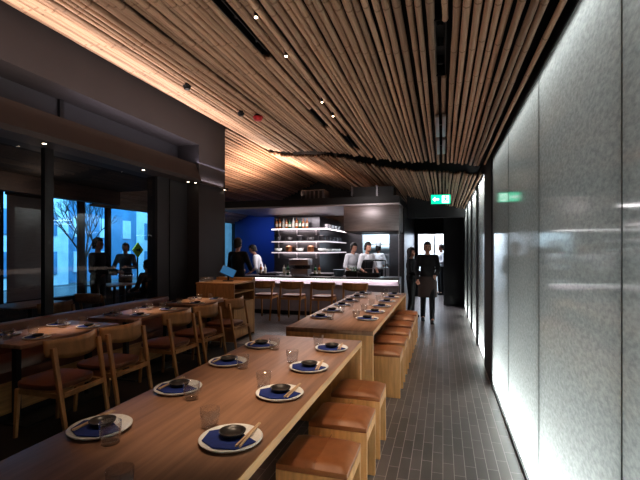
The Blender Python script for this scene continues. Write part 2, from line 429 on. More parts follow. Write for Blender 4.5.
# room beyond the glass + street windows
FX = -8.0
struct(MB().box((-8.2, -2.3, 2.86), (-4.95, 7.72, 2.95)).build('ceiling_side_room', 'slab'))
struct(MB().box((-8.2, -2.3, 0), (FX, 16, .52)).build('wall_facade', 'blackwall'))
struct(MB().box((-8.2, -2.3, 2.72), (FX, 16, 4.4)).build('wall_facade_head', 'blackwall'))
for i, (a, c) in enumerate([(-2.3, 2.2), (5.55, 5.85), (6.6, 6.88), (7.55, 7.72), (8.36, 8.52), (10.3, 13.8), (15.1, 16)]):
    struct(MB().box((-8.2 if c - a > .5 else -8.06, a, .52), (FX, c, 2.72)).build('wall_facade_pier' if i == 0 else 'wall_facade_pier.%03d' % i, 'blackwall'))
for i, (a, c) in enumerate([(2.2, 5.55), (6.88, 7.55), (7.72, 8.36), (8.52, 10.3), (13.8, 15.1)]):
    b = MB(); b.grid(lambda u, v: (-8.1, a + u * (c - a), .52 + v * 2.2), 1, 1)
    struct(b.build('window_%d' % (30 + i), 'pane', flat=True))
struct(MB().box((-7.2, 2.2, 2.55), (-7.0, 7.72, 2.86)).build('trim_50', 'beam'))  # solid strip standing in for a wall reflected in the glass
bl = thing('roller_blind', 'grey roller blind drawn down over the window behind the near banquette table', 'blind', (-7.93, 6.22, .55))
MB().box((-.006, -.36, 0), (.006, .36, 2.05)).build('blind_cloth', 'blind', bl)
MB().cyl((0, -.38, 2.08), (0, .38, 2.08), .03).build('roller', 'black', bl)
MB().box((-.012, -.36, -.02), (.012, .36, .01)).build('bottom_rail', 'black', bl)
# street
struct(MB().box((-30, -6, -.12), (-15.5, 26, -.02)).build('ground_street', 'street'))
def building(label, x, y0, y1, z, m, wm, ny, nz, cat='building'):
    t = thing('street_building', label, cat, (x, (y0 + y1) / 2, -.02))
    w = (y1 - y0) / 2
    MB().box((-1.5, -w, 0), (0, w, z)).build('facade', m, t)
    MB().box((-1.6, -w - .1, z), (.15, w + .1, z + .25)).build('cornice', 'concrete', t)
    for i in range(ny):
        for j in range(nz):
            yy = -w + (i + .5) * 2 * w / ny; zz = 1.0 + j * 1.7
            MB().box((0.0, yy - .3, zz - .5), (.05, yy + .3, zz + .5)).build('window', wm, t)
    return t
building('tall pale building across the street, seen through the blue windows', -16.5, 9.5, 15.0, 7, 'concrete', 'concrete2', 3, 4)
building('blue grey low building across the street behind the bare tree', -17.0, 15.2, 20.0, 6, 'concrete2', 'concrete', 3, 3)
building('pale building across the street at the farthest window', -17.5, 20.2, 34.0, 7.5, 'concrete', 'concrete2', 5, 4)
def branch(b, p, d, r, L, n):
    q = p + d * L; b.cyl(p, q, r, r * .7, 6)
    if n == 0: return
    for k in range(3 if n > 1 else 2):
        e = (d + Vector((random.uniform(-.3, .3), random.uniform(-.8, .8), random.uniform(-.1, .5)))).normalized()
        branch(b, q, e, r * .62, L * .72, n - 1)
tr = thing('bare_tree', 'bare winter street tree outside the blue windows', 'tree', (-11.6, 11.2, -.01))
b = MB(); b.cyl((0, 0, 0), (0, 0, 1.3), .06, .05, 8); b.build('trunk', 'bark', tr)
b = MB()
for k in range(4): branch(b, Vector((0, 0, 1.25)), Vector((random.uniform(-.3, .3), (k - 1.5) * .5, 1)).normalized(), .035, .75, 4)
b.build('branches', 'bark', tr)
sg = thing('road_sign', 'yellow diamond road sign on a pole in the street outside', 'sign', (-11.0, 13.0, -.01))
MB().cyl((0, 0, 0), (0, 0, 1.75), .03).build('post', 'black', sg)
MB().box((-.01, -.2, 1.36), (.035, .2, 1.76), rot=(R(45), 0, 0)).build('sign_plate', 'yellow', sg)
MB().poly([(-.1, 1.53), (.04, 1.53), (.04, 1.48), (.13, 1.56), (.04, 1.64), (.04, 1.59), (-.1, 1.59)], 0, .036, .042).build('arrow', 'black', sg)
area('street_fill_blue', (-11.5, 13, 7.5), (0, R(52), 0), 4, 26, 4200, (.22, .66, 1))  # added area lamp, no street fixture, lights the buildings opposite blue
# blue wall beyond the pillar
struct(MB().box((-8.0, 15.0, 0), (-4.9, 15.2, 3.35)).build('wall_blue', 'bluewall'))
struct(MB().box((-8.2, 14.95, 3.35), (-.9, 15.2, 4.6)).build('wall_blue_head', 'blackwall'))
area('blue_wash', (-6.6, 13.2, 2.9), (R(65), 0, R(0)), 2.5, .4, 9, (.12, .3, 1), 80)

# ------------------------------------------------------------------ bamboo ceiling
protos = []
for v in range(7):
    bm = MB(); seg = 48; sides = 7; rings = []
    ph = [random.uniform(0, 6.28) for _ in range(4)]; a1 = random.uniform(.08, .2); a2 = random.uniform(.03, .08)
    for i in range(seg + 1):
        t = i / seg
        cx = a1 * math.sin(t * 9 + ph[0]) + a2 * math.sin(t * 27 + ph[1]); cz = .2 * math.sin(t * 7 + ph[2])
        rr = 1.0 + (.07 if i % 4 == 0 else -.01) - .12 * t
        rings.append([bm.bm.verts.new((cx + rr * math.cos(6.2832 * k / sides), t, cz + rr * math.sin(6.2832 * k / sides))) for k in range(sides)])
    for A, B_ in zip(rings, rings[1:]):
        for k in range(sides): bm.bm.faces.new((A[k], A[(k + 1) % sides], B_[(k + 1) % sides], B_[k]))
    bm.bm.faces.new(rings[0]); bm.bm.faces.new(rings[-1][::-1])
    bmesh.ops.recalc_face_normals(bm.bm, faces=bm.bm.faces)
    me = bpy.data.meshes.new('bamboo_pole'); bm.bm.to_mesh(me); bm.bm.free(); me.materials.append(M['bamboo'])
    me.polygons.foreach_set('use_smooth', [True] * len(me.polygons))
    protos.append(me)
def pole(x, z, y0, y1, r, label, group):
    o = bpy.data.objects.new('hanging_bamboo_pole', random.choice(protos)); COL.objects.link(o)
    o.location = (x, y0, z); o.scale = (r, y1 - y0, r)
    return tag(o, label, 'bamboo pole', group)
def seam_y(x):    # where the near run of poles stops
    t = max(0, min(1, (.55 - x) / 4.9)); return 5.55 + 4.1 * t ** 1.05
skips = []        # light troughs interrupt poles
xs = []; x = .50
while x > WX + .03:
    h = ceil_h(x); s = .0445 * h / 1.05; r = s * random.uniform(.33, .45)
    xs.append((x, h, s, r)); x -= r * 2 + s * (random.choice((.13, .18, .24, .32)) if random.random() < .84 else random.choice((.6, .85)))
troughs = [(-.868, 1.52, 2.12), (-.899, 2.88, 3.32), (-.803, 3.55, 4.07)]  # (x per unit h, depth/h start, end) along the poles
tr_real = []
for c, d0, d1 in troughs:
    # solve x = c*h(x)
    xx = -1.
    for _ in range(40): xx = .5 * xx + .5 * c * ceil_h(xx)
    h = ceil_h(xx); tr_real.append((xx, h, (d0 * h + .284 * xx) / .959, (d1 * h + .284 * xx) / .959))
h = ceil_h(-.01)
tr_real.append((-.015, h, 1.80 * h / .959, 2.38 * h / .959))
for x, h, s, r in xs:
    z = H_CAM + h + random.uniform(-.012, .012)
    y1 = seam_y(x) + random.uniform(-.09, .06)
    lab = 'bamboo pole in the near run of the ceiling, hung lengthwise over the communal tables'
    cut = [t for t in tr_real if abs(t[0] - x) < s * .75]
    y0 = .15 + random.uniform(-.1, .1)
    if cut:
        for t in cut:
            pole(x, z, y0, t[2], r, lab, 'bamboo poles of the near ceiling'); y0 = t[3]
    pole(x, z, y0, y1, r, lab, 'bamboo poles of the near ceiling')
    # second run beyond the wavy gap
    yb = seam_y(x) + (.50 if x > -1.6 else .34) + random.uniform(-.06, .06)
    ye = 10.95 if x > -.95 else 14.85
    pole(x + random.uniform(-.01, .01), z - .035, yb, max(ye, yb + 1.5), r, 'bamboo pole in the far run of the ceiling, beyond the dark wavy gap', 'bamboo poles of the far ceiling')
x = WX - .06
while x > -8.0:
    h = ceil_h(x); s = .062 * random.uniform(.9, 1.3)
    pole(x, H_CAM + h, 7.85, 14.8 + random.uniform(-.1, .1), s * .42, 'bamboo pole in the ceiling slope beyond the charcoal pillar', 'bamboo poles beyond the pillar')
    x -= s
# black light troughs
for i, (x, h, y0, y1) in enumerate(tr_real):
    nm = ['nearest the charcoal header wall', 'third along the row, shorter', 'farthest along the row', 'straight over the tables beside the aisle'][i]
    t = thing('hanging_light_trough', 'long black recessed light trough between the bamboo poles, ' + nm, 'light trough', (x, y0, H_CAM + h + .0), 0, 'black light troughs in the ceiling')
    L = y1 - y0; w = .034 if i in (0, 3) else .028
    b = MB(); b.box((-w, 0, .0), (-w + .006, L, .09)); b.box((w - .006, 0, .0), (w, L, .09)); b.box((-w, 0, .08), (w, L, .09)); b.box((-w, 0, 0), (w, .006, .09)); b.box((-w, L - .006, 0), (w, L, .09))
    b.build('housing', 'black', t)
    for k in range(3):
        yy = L * (k + .5) / 3
        MB().cyl((0, yy, .03), (0, yy, .08), .016, .02, 12).build('spot_head', 'darkpanel', t)
# slim fixtures by the aisle
for k, (y0, y1) in enumerate([(3.75, 4.4), (4.55, 5.2)]):
    h = ceil_h(-.02)
    t = thing('hanging_track_light', 'grey twin strip track light under the bamboo, %s' % ['nearer the camera', 'nearer the wavy gap'][k], 'track light', (-.02, y0, H_CAM + h - .06))
    for sx in (-1, 1): MB().box((sx * .03 - .016, 0, 0), (sx * .03 + .016, y1 - y0, .03)).build('rail', 'steel', t, bevel=.003)
    MB().box((-.012, (y1 - y0) / 2 - .02, .03), (.012, (y1 - y0) / 2 + .02, .12)).build('bracket', 'black', t)
def at(px, py, h):  # point on the ceiling rays
    u = (px - 320) / 415; v = (250 - py) / 415
    d = h / v; rr = u * d; th = R(16.5)
    return rr * math.cos(th) - d * math.sin(th), rr * math.sin(th) + d * math.cos(th)
def on_ceiling(px, py):
    h = 1.5
    for _ in range(60):
        x, y = at(px, py, h); h = .6 * h + .4 * (ceil_h(x) - .05)
    return x, y, H_CAM + h
for px, py, lab in [(256, 17, 'tiny bright ceiling pinspot beside the longest trough, nearer one'), (286, 56, 'tiny bright ceiling pinspot beside the longest trough, farther one'), (322, 102, 'tiny bright pinspot halfway along the bamboo, nearer one'), (333, 116, 'tiny bright pinspot halfway along the bamboo, farther one')]:
    p = on_ceiling(px, py); t = thing('hanging_pinspot', lab, 'pinspot', p, 0, 'pinspots in the ceiling')
    MB().cyl((0, 0, -.0), (0, 0, .06), .012, .012, 10).build('housing', 'black', t)
    MB().ell((0, 0, -.003), (.011, .011, .006), 10, 6).build('lens', 'lamp', t)
p = on_ceiling(258, 117); t = thing('hanging_fire_sensor', 'red fire alarm sounder on the bamboo ceiling near the pillar', 'alarm', p)
MB().lathe([(0, -.06), (.05, -.055), (.075, -.02), (.08, 0), (0, 0)]).build('housing', 'red', t)
MB().lathe([(.0, .0), (.06, .0), (.06, .03), (0, .03)]).build('base', 'black', t)
for k, (px, py) in enumerate([(241, 113), (187, 86)]):
    p = on_ceiling(px, py); t = thing('hanging_sensor', 'small black ceiling sensor, %s' % ['beside the red alarm sounder', 'over the charcoal header wall'][k], 'sensor', p)
    MB().lathe([(0, -.05), (.035, -.045), (.05, -.01), (.055, .0), (0, 0)]).build('housing', 'black', t)
    MB().cyl((0, 0, 0), (0, 0, .05), .03).build('base', 'darkpanel', t)

# exit sign
ex = thing('hanging_exit_sign', 'green exit sign with white arrow and running man hanging over the aisle', 'exit sign', (-.04, 8.1, 2.5), R(8))
MB().box((-.185, -.0, -.095), (.185, .05, .095)).build('housing', 'black', ex, bevel=.006)
MB().box((-.175, -.008, -.085), (.175, .0, .085)).build('green_face', 'green', ex)
MB().poly([(-.155, 0), (-.10, .05), (-.10, .018), (-.03, .018), (-.03, -.018), (-.10, -.018), (-.10, -.05)], 1, -.012, -.008).build('arrow', 'exitwhite', ex)
b = MB(); b.box((.02, -.012, -.07), (.15, -.008, .07)); b.build('door_symbol', 'exitwhite', ex)
b = MB(); D = (-.016, -.0125)
def seg2(p, q, w):
    p = Vector(p); q = Vector(q); n = (q - p).normalized(); n = Vector((-n.y, n.x)) * w
    b.poly([tuple(p + n), tuple(q + n), tuple(q - n), tuple(p - n)], 1, *D)
for p, q, w in [((.085, .03), (.09, -.01), .013), ((.09, -.01), (.06, -.03), .009), ((.06, -.03), (.045, -.06), .008), ((.09, -.01), (.115, -.03), .009), ((.115, -.03), (.14, -.03), .008), ((.08, .028), (.055, .01), .007), ((.088, .028), (.12, .015), .007)]: seg2(p, q, w)
b.poly([(.082 + .014 * math.cos(a * .785), .052 + .014 * math.sin(a * .785)) for a in range(8)], 1, *D)
b.build('running_man', 'green', ex)
MB().cyl((-.12, .025, .095), (-.12, .025, .2), .005).build('hanger', 'black', ex); MB().cyl((.12, .025, .095), (.12, .025, .2), .005).build('hanger', 'black', ex)

# ------------------------------------------------------------------ communal tables
def communal(label, x0, x1, y0, y1):
    t = thing('communal_table', label, 'table', ((x0 + x1) / 2, (y0 + y1) / 2, 0))
    w = (x1 - x0) / 2; l = (y1 - y0) / 2; z = .75; e = .045
    MB().box((-w, -l, z - e), (w - .0, l, z)).build('tabletop', 'table', t, bevel=.003)
    MB().box((w, -l, z - e), (w + .004, l, z - .002)).build('edge_band', 'oak_y', t)
    for s in (-1, 1):
        MB().box((-w, min(s * l, s * (l - .05)), 0), (w, max(s * l, s * (l - .05)), z - e)).build('end_panel', 'oak', t, bevel=.002)
    MB().box((-.02, -l + .05, .30), (.02, l - .05, z - e)).build('spine_panel', 'oak', t)
    return t
communal('near long oak communal table with solid end panels, front of the room', -1.61, -.69, .75, 3.62)
communal('second long oak communal table standing between the near one and the bar', -1.57, -.66, 4.05, 7.85)

# stools
def make_stool(loc, label):
    t = thing('box_stool', label, 'stool', loc, 0, 'leather topped box stools by the aisle')
    w, l, z = .188, .175, .425
    for s in (-1, 1): MB().box((-w, s * l - (.028 if s > 0 else 0), 0), (w, s * l + (0 if s > 0 else .028), z)).build('side_panel', 'oak', t, bevel=.002)
    for s in (-1, 1): MB().box((s * w - (.022 if s > 0 else 0), -l + .028, z - .06), (s * w + (0 if s > 0 else .022), l - .028, z)).build('rail', 'oak', t)
    def fn(x0, x1):
        def f(u, v):
            xx = x0 + (x1 - x0) * u; yy = -l + 2 * l * v
            e = max(abs(xx) / w, 0) ** 6; g = abs(yy / l) ** 6
            return (xx * .995, yy * .995, z + .03 + .03 * (1 - e) * (1 - g) ** .8)
        return f
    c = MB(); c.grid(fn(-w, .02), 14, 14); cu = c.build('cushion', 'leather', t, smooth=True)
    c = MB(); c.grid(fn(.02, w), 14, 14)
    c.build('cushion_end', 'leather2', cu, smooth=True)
    MB().box((-w * .995, -l * .995, z), (w * .995, l * .995, z + .031)).build('cushion_side', 'leather', cu, bevel=.004)
    MB().box((.018, -l * .93, z + .0595), (.022, l * .93, z + .0615)).build('seam', 'leather', cu)
    return t
st = None
for k, y in enumerate([3.24, 2.69, 2.15]):
    lab = 'oak box stool, cognac leather top, %s from far end of near table' % ORD[k]
    if st is None: st = make_stool((-.635, y, 0), lab)
    else: dup(st, (-.635, y, 0), None, lab)
for k in range(6):
    lab = 'oak box stool, cognac leather top, at second table, %s from camera' % ORD[k]
    dup(st, (-.615, 4.56 + .56 * k, 0), None, lab, 'leather topped box stools at the second table')

# ------------------------------------------------------------------ table settings
plate_p = tag(MB().lathe([(0, .006), (.085, .007), (.118, .014), (.130, .020), (.133, .017), (.12, .006), (.08, 0), (0, 0)], seg=36).build('plate', 'plate', smooth=True), 'x', 'plate')
napkin_p = tag(MB().poly([(-.121, 0), (-.062, .072), (.02, .05), (.118, .018), (.085, -.075), (.0, -.108), (-.085, -.082)], 2, -.0005, .006).build('napkin', 'navy', bevel=.002), 'x', 'napkin')
bowl_p = tag(MB().lathe([(0, .006), (.034, .007), (.046, .015), (.054, .023), (.057, .023), (.052, .014), (.04, .003), (.03, 0), (0, 0)], seg=28).build('sauce_bowl', 'bowl', smooth=True), 'x', 'bowl')
chop_p = tag(MB().bar((0, -.115, 0), (0, .115, 0), .0075, .0075, .005, .005).build('chopstick', 'chop'), 'x', 'chopstick')
glass_p = tag(MB().lathe([(0, 0), (.036, 0), (.039, .004), (.044, .088), (.0425, .088), (.037, .014), (.03, .011), (0, .011)], seg=28).build('glass_tumbler', 'glassware', smooth=True), 'x', 'glass')
smallplate_used = [0]
first = {}
def place(proto, key, loc, rz, label, group, tilt=0, scale=1):
    if key not in first: o = proto; first[key] = 1
    else: o = proto.copy(); COL.objects.link(o)
    o.location = loc; o.rotation_euler = (tilt, 0, rz); o['label'] = label; o['group'] = group
    if scale != 1: o.scale = (scale,) * 3
    return o
def setting(x, y, side, z, where, grp, glass=True, plate=True, scale=1.):
    """side +1: diner sits on the +x side"""
    j = lambda a: random.uniform(-a, a)
    if plate:
        x += j(.012); y += j(.02)
        ang = R(-8) + j(.12)
        place(plate_p, 'p', (x, y, z), 0, 'white plate %s' % where, 'plates ' + grp, scale=scale)
        place(napkin_p, 'n', (x, y, z + .0125 * scale), ang, 'navy napkin, plate %s' % where, 'napkins ' + grp, scale=scale)
        place(bowl_p, 'b', (x - .0, y + .012, z + .0175 * scale), j(1), 'charcoal bowl, plate %s' % where, 'sauce bowls ' + grp, scale=scale)
        a = j(.08) + .07
        for q, w in ((0, 'inner'), (1, 'outer')):
            place(chop_p, 'c', (x + side * (.062 + .011 * q), y + .035, z + .0235 * scale), a + (.02 if q else -.02), '%s chopstick, plate %s' % (w, where), 'chopsticks ' + grp, scale=scale)
    if glass:
        gx, gy = (x - .15 * side, y + .10 * side)
        place(glass_p, 'g', (gx + j(.012), gy + j(.02), z), 0, 'clear tumbler, plate %s' % where if plate else where, 'tumblers ' + grp)
TZ = .75
for k, y in enumerate([3.24, 2.68, 2.12, 1.57]):
    setting(-.86, y, 1, TZ, '%s from the far end, aisle side, near communal table' % ORD[k], 'on the near communal table')
setting(-.86, 1.03, 1, TZ, 'clear glass tumbler at the near corner of the near table, cut by the frame', 'on the near communal table', plate=False)
for k, y in enumerate([3.18, 2.62, 2.05, 1.51]):
    setting(-1.455, y, -1, TZ, '%s from the far end, chair side, near communal table' % ORD[k], 'on the near communal table')
for k in range(6):
    setting(-.83, 4.76 + .55 * k, 1, TZ, '%s from the camera, aisle side, second communal table' % ORD[k], 'on the second communal table')
    setting(-1.40, 4.72 + .55 * k, -1, TZ, '%s from the camera, chair side, second communal table' % ORD[k], 'on the second communal table')

# ------------------------------------------------------------------ banquette, small tables, chairs
bq = thing('banquette', 'long oak banquette with cognac leather seat along the glass wall', 'banquette', (-4.0, 3.4, 0))
MB().box((-.45, -3.6, .08), (.255, 2.6, .36)).build('base', 'oak_y', bq)
MB().box((-.45, -3.6, 0), (.22, 2.6, .08)).build('plinth', 'black', bq)
MB().box((-.45, -3.6, .36), (.265, 2.6, .46)).build('seat_cushion', 'leather_dark', bq, bevel=.02)
MB().box((-.58, -3.6, .40), (-.42, 2.6, .77)).build('back_cushion', 'leather_dark', bq, bevel=.03)
TAB = [(2.62, 3.72), (3.95, 5.02), (5.25, 6.12)]
tw = ['nearest the camera', 'second along the banquette', 'farthest along, beside the host station']
tp = None
for k, (a, c) in enumerate(TAB):
    L = (c - a) / 2
    t = thing('bistro_table', 'small dark oak banquette table on black steel posts, ' + tw[k], 'table', (-3.72, (a + c) / 2, 0), 0, 'banquette tables')
    MB().box((-.33, -L, .715), (.33, L, .75)).build('tabletop', 'table', t, bevel=.004)
    for s in (-1, 1):
        MB().box((.05, s * (L - .16) - .025, .02), (.10, s * (L - .16) + .025, .715)).build('leg', 'black', t)
    MB().box((.0, -L + .10, 0), (.26, L - .10, .02)).build('base', 'black', t)
    q = (a + c) / 2
    for i, s in enumerate((-1, 1)):
        w1 = '%s end, %s banquette table' % (['near', 'far'][i], ['nearest', 'middle', 'farthest'][k])
        setting(-3.53, q + s * .27, 1, .75, 'chair side, ' + w1, 'on the banquette tables', scale=.85)
        setting(-3.91, q + s * .27, -1, .75, 'bench side, ' + w1, 'on the banquette tables', scale=.85)

def make_chair(name, label, cat, seat_h, loc, rz, wood, leath, hback, group):
    """faces -x; seat centre at origin"""
    t = thing(name, label, cat, loc, rz, group)
    w, d = .235, .235
    z = seat_h
    # seat: rounded pad
    def seat(r, z0, z1, m, nm, par):
        b = MB(); n = 32
        pts = []
        for i in range(n):
            a = 2 * math.pi * i / n; ca, sa = math.cos(a), math.sin(a); e = .55
            px = d * r * math.copysign(abs(ca) ** e, ca); pyy = w * r * math.copysign(abs(sa) ** e, sa)
            pts.append((px + .015, pyy))
        b.poly(pts, 2, z0, z1); return b.build(nm, m, par, bevel=.012)
    seat(1.0, z - .03, z + .015, leath, 'seat', t)
    seat(.96, z - .05, z - .03, wood, 'seat_frame', t)
    # front legs (−x side), slight taper
    for s in (-1, 1):
        MB().bar((-.19, s * .205, 0), (-.165, s * .2, z - .04), .026, .026, .036, .036).build('leg', wood, t, bevel=.004)
    # rear legs run up to the back band, splayed to +x at the foot
    for s in (-1, 1):
        MB().bar((.355, s * .225, 0), (.225, s * .235, hback - .06), .026, .032, .03, .042).build('leg', wood, t, bevel=.004)
    b = MB(); b.bar((.297, -.21, z - .06), (.297, .21, z - .06), .02, .04); b.build('stretcher', wood, t)
    for s in (-1, 1): MB().bar((-.17, s * .2, z - .065), (.285, s * .222, z - .065), .018, .035).build('side_rail', wood, t)
    # curved back band
    def band(u, v):
        a = (u - .5) * 2; yy = a * .27
        xx = .275 - .10 * a * a - .015 * (v)
        hh = .17 * (1 - .25 * a * a)
        return (xx, yy, hback - hh + hh * v)
    MB().grid(band, 20, 4).build('backrest', wood, t, solid=.024, smooth=True)
    return t
CH = [2.78, 3.36, 4.25, 4.88, 5.66]
cw = ['nearest the camera', 'second from the camera', 'third from the camera', 'fourth from the camera', 'fifth, before the host station']
ch = None
for k, y in enumerate(CH):
    lab = 'oak dining chair with curved back and leather seat, ' + cw[k]
    if ch is None: ch = make_chair('dining_chair', lab, 'chair', .45, (-3.2, y, 0), R(random.uniform(-4, 4)), 'chairwood', 'leather_dark', .83, 'dining chairs facing the banquette')
    else: dup(ch, (-3.2, y, 0), R(random.uniform(-5, 5)), lab)
# bar chairs
bc = None
for k, px_x in enumerate([-3.86, -3.19, -2.48, -1.77]):
    lab = 'oak counter chair with low curved back at the glowing bar, %s from the host station' % ORD[k]
    if bc is None: bc = make_chair('counter_chair', lab, 'chair', .55, (px_x, 8.75, 0), R(-90), 'chairwood', 'leather_dark', .86, 'counter chairs at the bar')
    else: dup(bc, (px_x, 8.75, 0), None, lab)

# host station
hs = thing('host_station', 'oak host station cabinet with open shelves beside the pillar', 'cabinet', (-3.72, 6.66, 0))
b = MB(); z = .96
b.box((-.36, -.40, 0), (.36, -.37, z)); b.box((-.36, .37, 0), (.36, .40, z)); b.box((-.36, -.37, 0), (-.33, .37, z))
b.build('carcass', 'oak', hs, bevel=.002)
MB().box((-.37, -.41, z), (.37, .41, z + .03)).build('top', 'oak_y', hs, bevel=.003)
for zz in (.62, .80): MB().box((-.33, -.37, zz), (.35, .37, zz + .02)).build('shelf', 'oak_y', hs)
MB().box((.335, -.37, .04), (.355, .37, .62)).build('door', 'oak', hs)
MB().box((-.37, .28, z + .03), (.37, .41, z + .08)).build('upstand', 'oak', hs)
tb = thing('touch_screen', 'tilted touch screen with blue glow on the host station', 'screen', (-3.72, 6.72, .99), R(22))
MB().box((-.09, -.07, 0), (.09, .07, .012)).build('foot', 'black', tb); MB().bar((0, .02, .012), (0, 0.0, .14), .03, .03).build('stem', 'black', tb)
s_ = MB().box((-.135, -.01, -.085), (.135, .01, .085)).build('bezel', 'black', tb, bevel=.004); s_.location = (0, -.01, .17); s_.rotation_euler = (R(-28), R(24), 0)
d_ = MB().box((-.125, -.0125, -.075), (.125, -.0102, .075)).build('display', 'screen', s_)
# upturned glasses on the station
for k, (dx, dy) in enumerate([(-.3, -.32), (-.21, -.34), (-.27, -.23), (-.17, -.25)]):
    place(glass_p, 'g', (-3.72 + dx, 6.66 + dy, .991), 0, 'clear tumbler in the cluster on the host station, %s one' % ORD[k], 'tumblers on the host station')

# ------------------------------------------------------------------ bar
bar = thing('bar_counter', 'long stone topped bar counter with glowing white front', 'bar', (-2.81, 9.4, 0))
hw = 1.89
MB().box((-hw, -.30, .885), (hw, .35, .935)).build('countertop', 'stone', bar, bevel=.004)
MB().box((-hw + .02, -.08, .1), (hw - .02, .0, .885)).build('front_panel', 'panelwhite', bar)
MB().box((-hw + .02, -.15, .745), (hw - .02, -.08, .765)).build('ledge', 'panelwhite', bar)
MB().box((-hw, 0, .1), (hw, .33, .885)).build('body', 'darksteel', bar)
MB().box((-hw, -.02, 0), (hw, .33, .1)).build('plinth', 'black', bar)
MB().box((-hw + .02, -.24, .873), (hw - .02, -.21, .885)).build('light_strip', 'ledw', bar)
MB().box((hw - .02, -.29, .80), (hw, .0, .885)).build('end_cheek', 'panelwhite', bar)
area('bar_front_led', (-2.81, 9.26, .872), (R(8), 0, 0), 3.7, .03, 7, (1, .86, .9))
area('bar_top_led', (-2.81, 9.6, 1.95), (0, 0, 0), 3.4, .3, 20, (1, .93, .95))
# steel canopy
cn = thing('hood_canopy', 'black trimmed steel extraction canopy over the open kitchen', 'hood', (-2.81, 10.6, 0))
MB().box((-hw - .75, -1.32, 2.60), (hw, 1.3, 2.76)).build('fascia', 'black', cn)
MB().box((-hw - .74, -1.30, 2.565), (hw, 1.3, 2.60)).build('soffit_panel', 'steel', cn)
MB().box((.62, -1.28, 1.98), (hw - .01, .4, 2.565)).build('hood_box', 'steel', cn, bevel=.004)
MB().box((.64, -1.26, 1.96), (hw - .03, .38, 1.98)).build('filter_panel', 'darksteel', cn)
MB().cyl((hw - .02, -1.27, .935), (hw - .02, -1.27, 1.98), .012).build('corner_post', 'steel', cn)
du = thing('duct', 'black square air duct lying on top of the canopy', 'duct', (-1.5, 10.0, 2.76))
MB().box((-.55, -.3, 0), (.4, .3, .28)).build('duct_body', 'black', du)
MB().box((-.6, -.32, .08), (-.55, .32, .30)).build('flange', 'darksteel', du); MB().box((.0, -.32, -.0), (.04, .32, .3)).build('flange', 'darksteel', du)
d2 = thing('vent_box', 'grey metal vent box on top of the canopy', 'vent', (-3.05, 9.9, 2.76))
MB().box((-.3, -.25, 0), (.3, .25, .26)).build('box_body', 'darksteel', d2, bevel=.01)
b = MB()
for k in range(5): b.box((-.26 + .11 * k, -.262, .03), (-.19 + .11 * k, -.25, .23))
b.build('louvres', 'black', d2)
# kitchen core block with shelves
struct(MB().box((-4.95, 11.78, 0), (-3.5, 14.2, 2.565)).build('wall_kitchen_core', 'darksteel'))
struct(MB().box((-5.0, 14.2, 0), (-2.68, 14.4, 3.2)).build('wall_kitchen_end', 'darksteel'))
struct(MB().box((-1.75, 14.2, 0), (-.92, 14.4, 3.2)).build('wall_kitchen_end.001', 'darksteel'))
struct(MB().box((-2.68, 14.2, 2.1), (-1.75, 14.4, 3.2)).build('wall_kitchen_end.002', 'darksteel'))
struct(MB().box((-2.68, 14.2, 0), (-1.75, 14.4, .95)).build('wall_kitchen_end.003', 'steel'))
struct(MB().box((-5.0, 16.6, 0), (-2.2, 16.8, 2.9)).build('wall_far_kitchen.001', 'kwhite'))
struct(MB().box((-5.0, 14.4, 2.85), (.9, 16.8, 2.95)).build('ceiling_far_kitchen', 'kwhite'))
area('far_kitchen_light', (-2.2, 15.5, 2.8), (0, 0, 0), 1.6, 1.2, 100, (.72, .9, 1))
area('far_corridor_light', (-.4, 15.5, 2.8), (0, 0, 0), 1.0, 1.2, 130, (.9, .92, 1))
SH = [(2.19, 'top'), (1.82, 'middle'), (1.50, 'lowest')]
for z, nm in SH:
    t = thing('wall_mounted_shelf', '%s back lit steel shelf wrapping the kitchen core' % nm, 'shelf', (-3.5, 11.6, z))
    b = MB(); b.box((-1.4, -.15, -.03), (.30, .17, 0)); b.box((-.0, .17, -.03), (.30, 2.4, 0)); b.build('board', 'steel', t)
    b = MB(); b.box((-1.4, -.155, -.045), (.30, -.145, -.015)); b.box((.295, -.145, -.045), (.305, 2.4, -.015)); b.build('light_strip', 'led' if nm == 'top' else 'led_dim', t)
    b = MB()
    for xx in (-1.3, -.7, -.1): b.box((xx, .10, -.2), (xx + .02, .18, -.03))
    b.build('bracket', 'steel', t)
for z in (2.15, 1.78, 1.46): area('shelf_glow', (-4.0, 11.62, z - .005), (0, 0, 0), 1.4, .2, 5.5, (1, .86, .86))
# bottles
def bottle(x, y, z, m, h, r, label, grp, neck=.35):
    t = thing('spirit_bottle', label, 'bottle', (x, y, z), 0, grp)
    MB().lathe([(0, 0), (r, 0), (r, h * .58), (r * .9, h * .66), (r * .35, h * .74), (r * .32, h * .94), (r * .4, h * .95), (0, h * .95)], seg=12).build('body', m, t)
    MB().cyl((0, 0, h * .95), (0, 0, h), r * .36, r * .36, 8).build('stopper', 'black', t)
    MB().cyl((0, 0, h * .18), (0, 0, h * .45), r * 1.02, r * 1.02, 12).build('paper_label', 'labelpaper', t)
ms = ['amber', 'amber', 'clearbottle', 'amber', 'greenglass', 'clearbottle', 'amber', 'greenglass', 'amber', 'amber']
cn_ = {'amber': 'amber', 'clearbottle': 'pale glass', 'greenglass': 'green glass'}
for k, m in enumerate(ms):
    bottle(-4.78 + .105 * k, 11.58 + random.uniform(-.03, .03), 2.19, m, random.uniform(.26, .34), random.uniform(.036, .046), '%s spirit bottle on the top shelf, %s from the blue wall' % (cn_[m], ORD[k]), 'bottles on the top shelf')
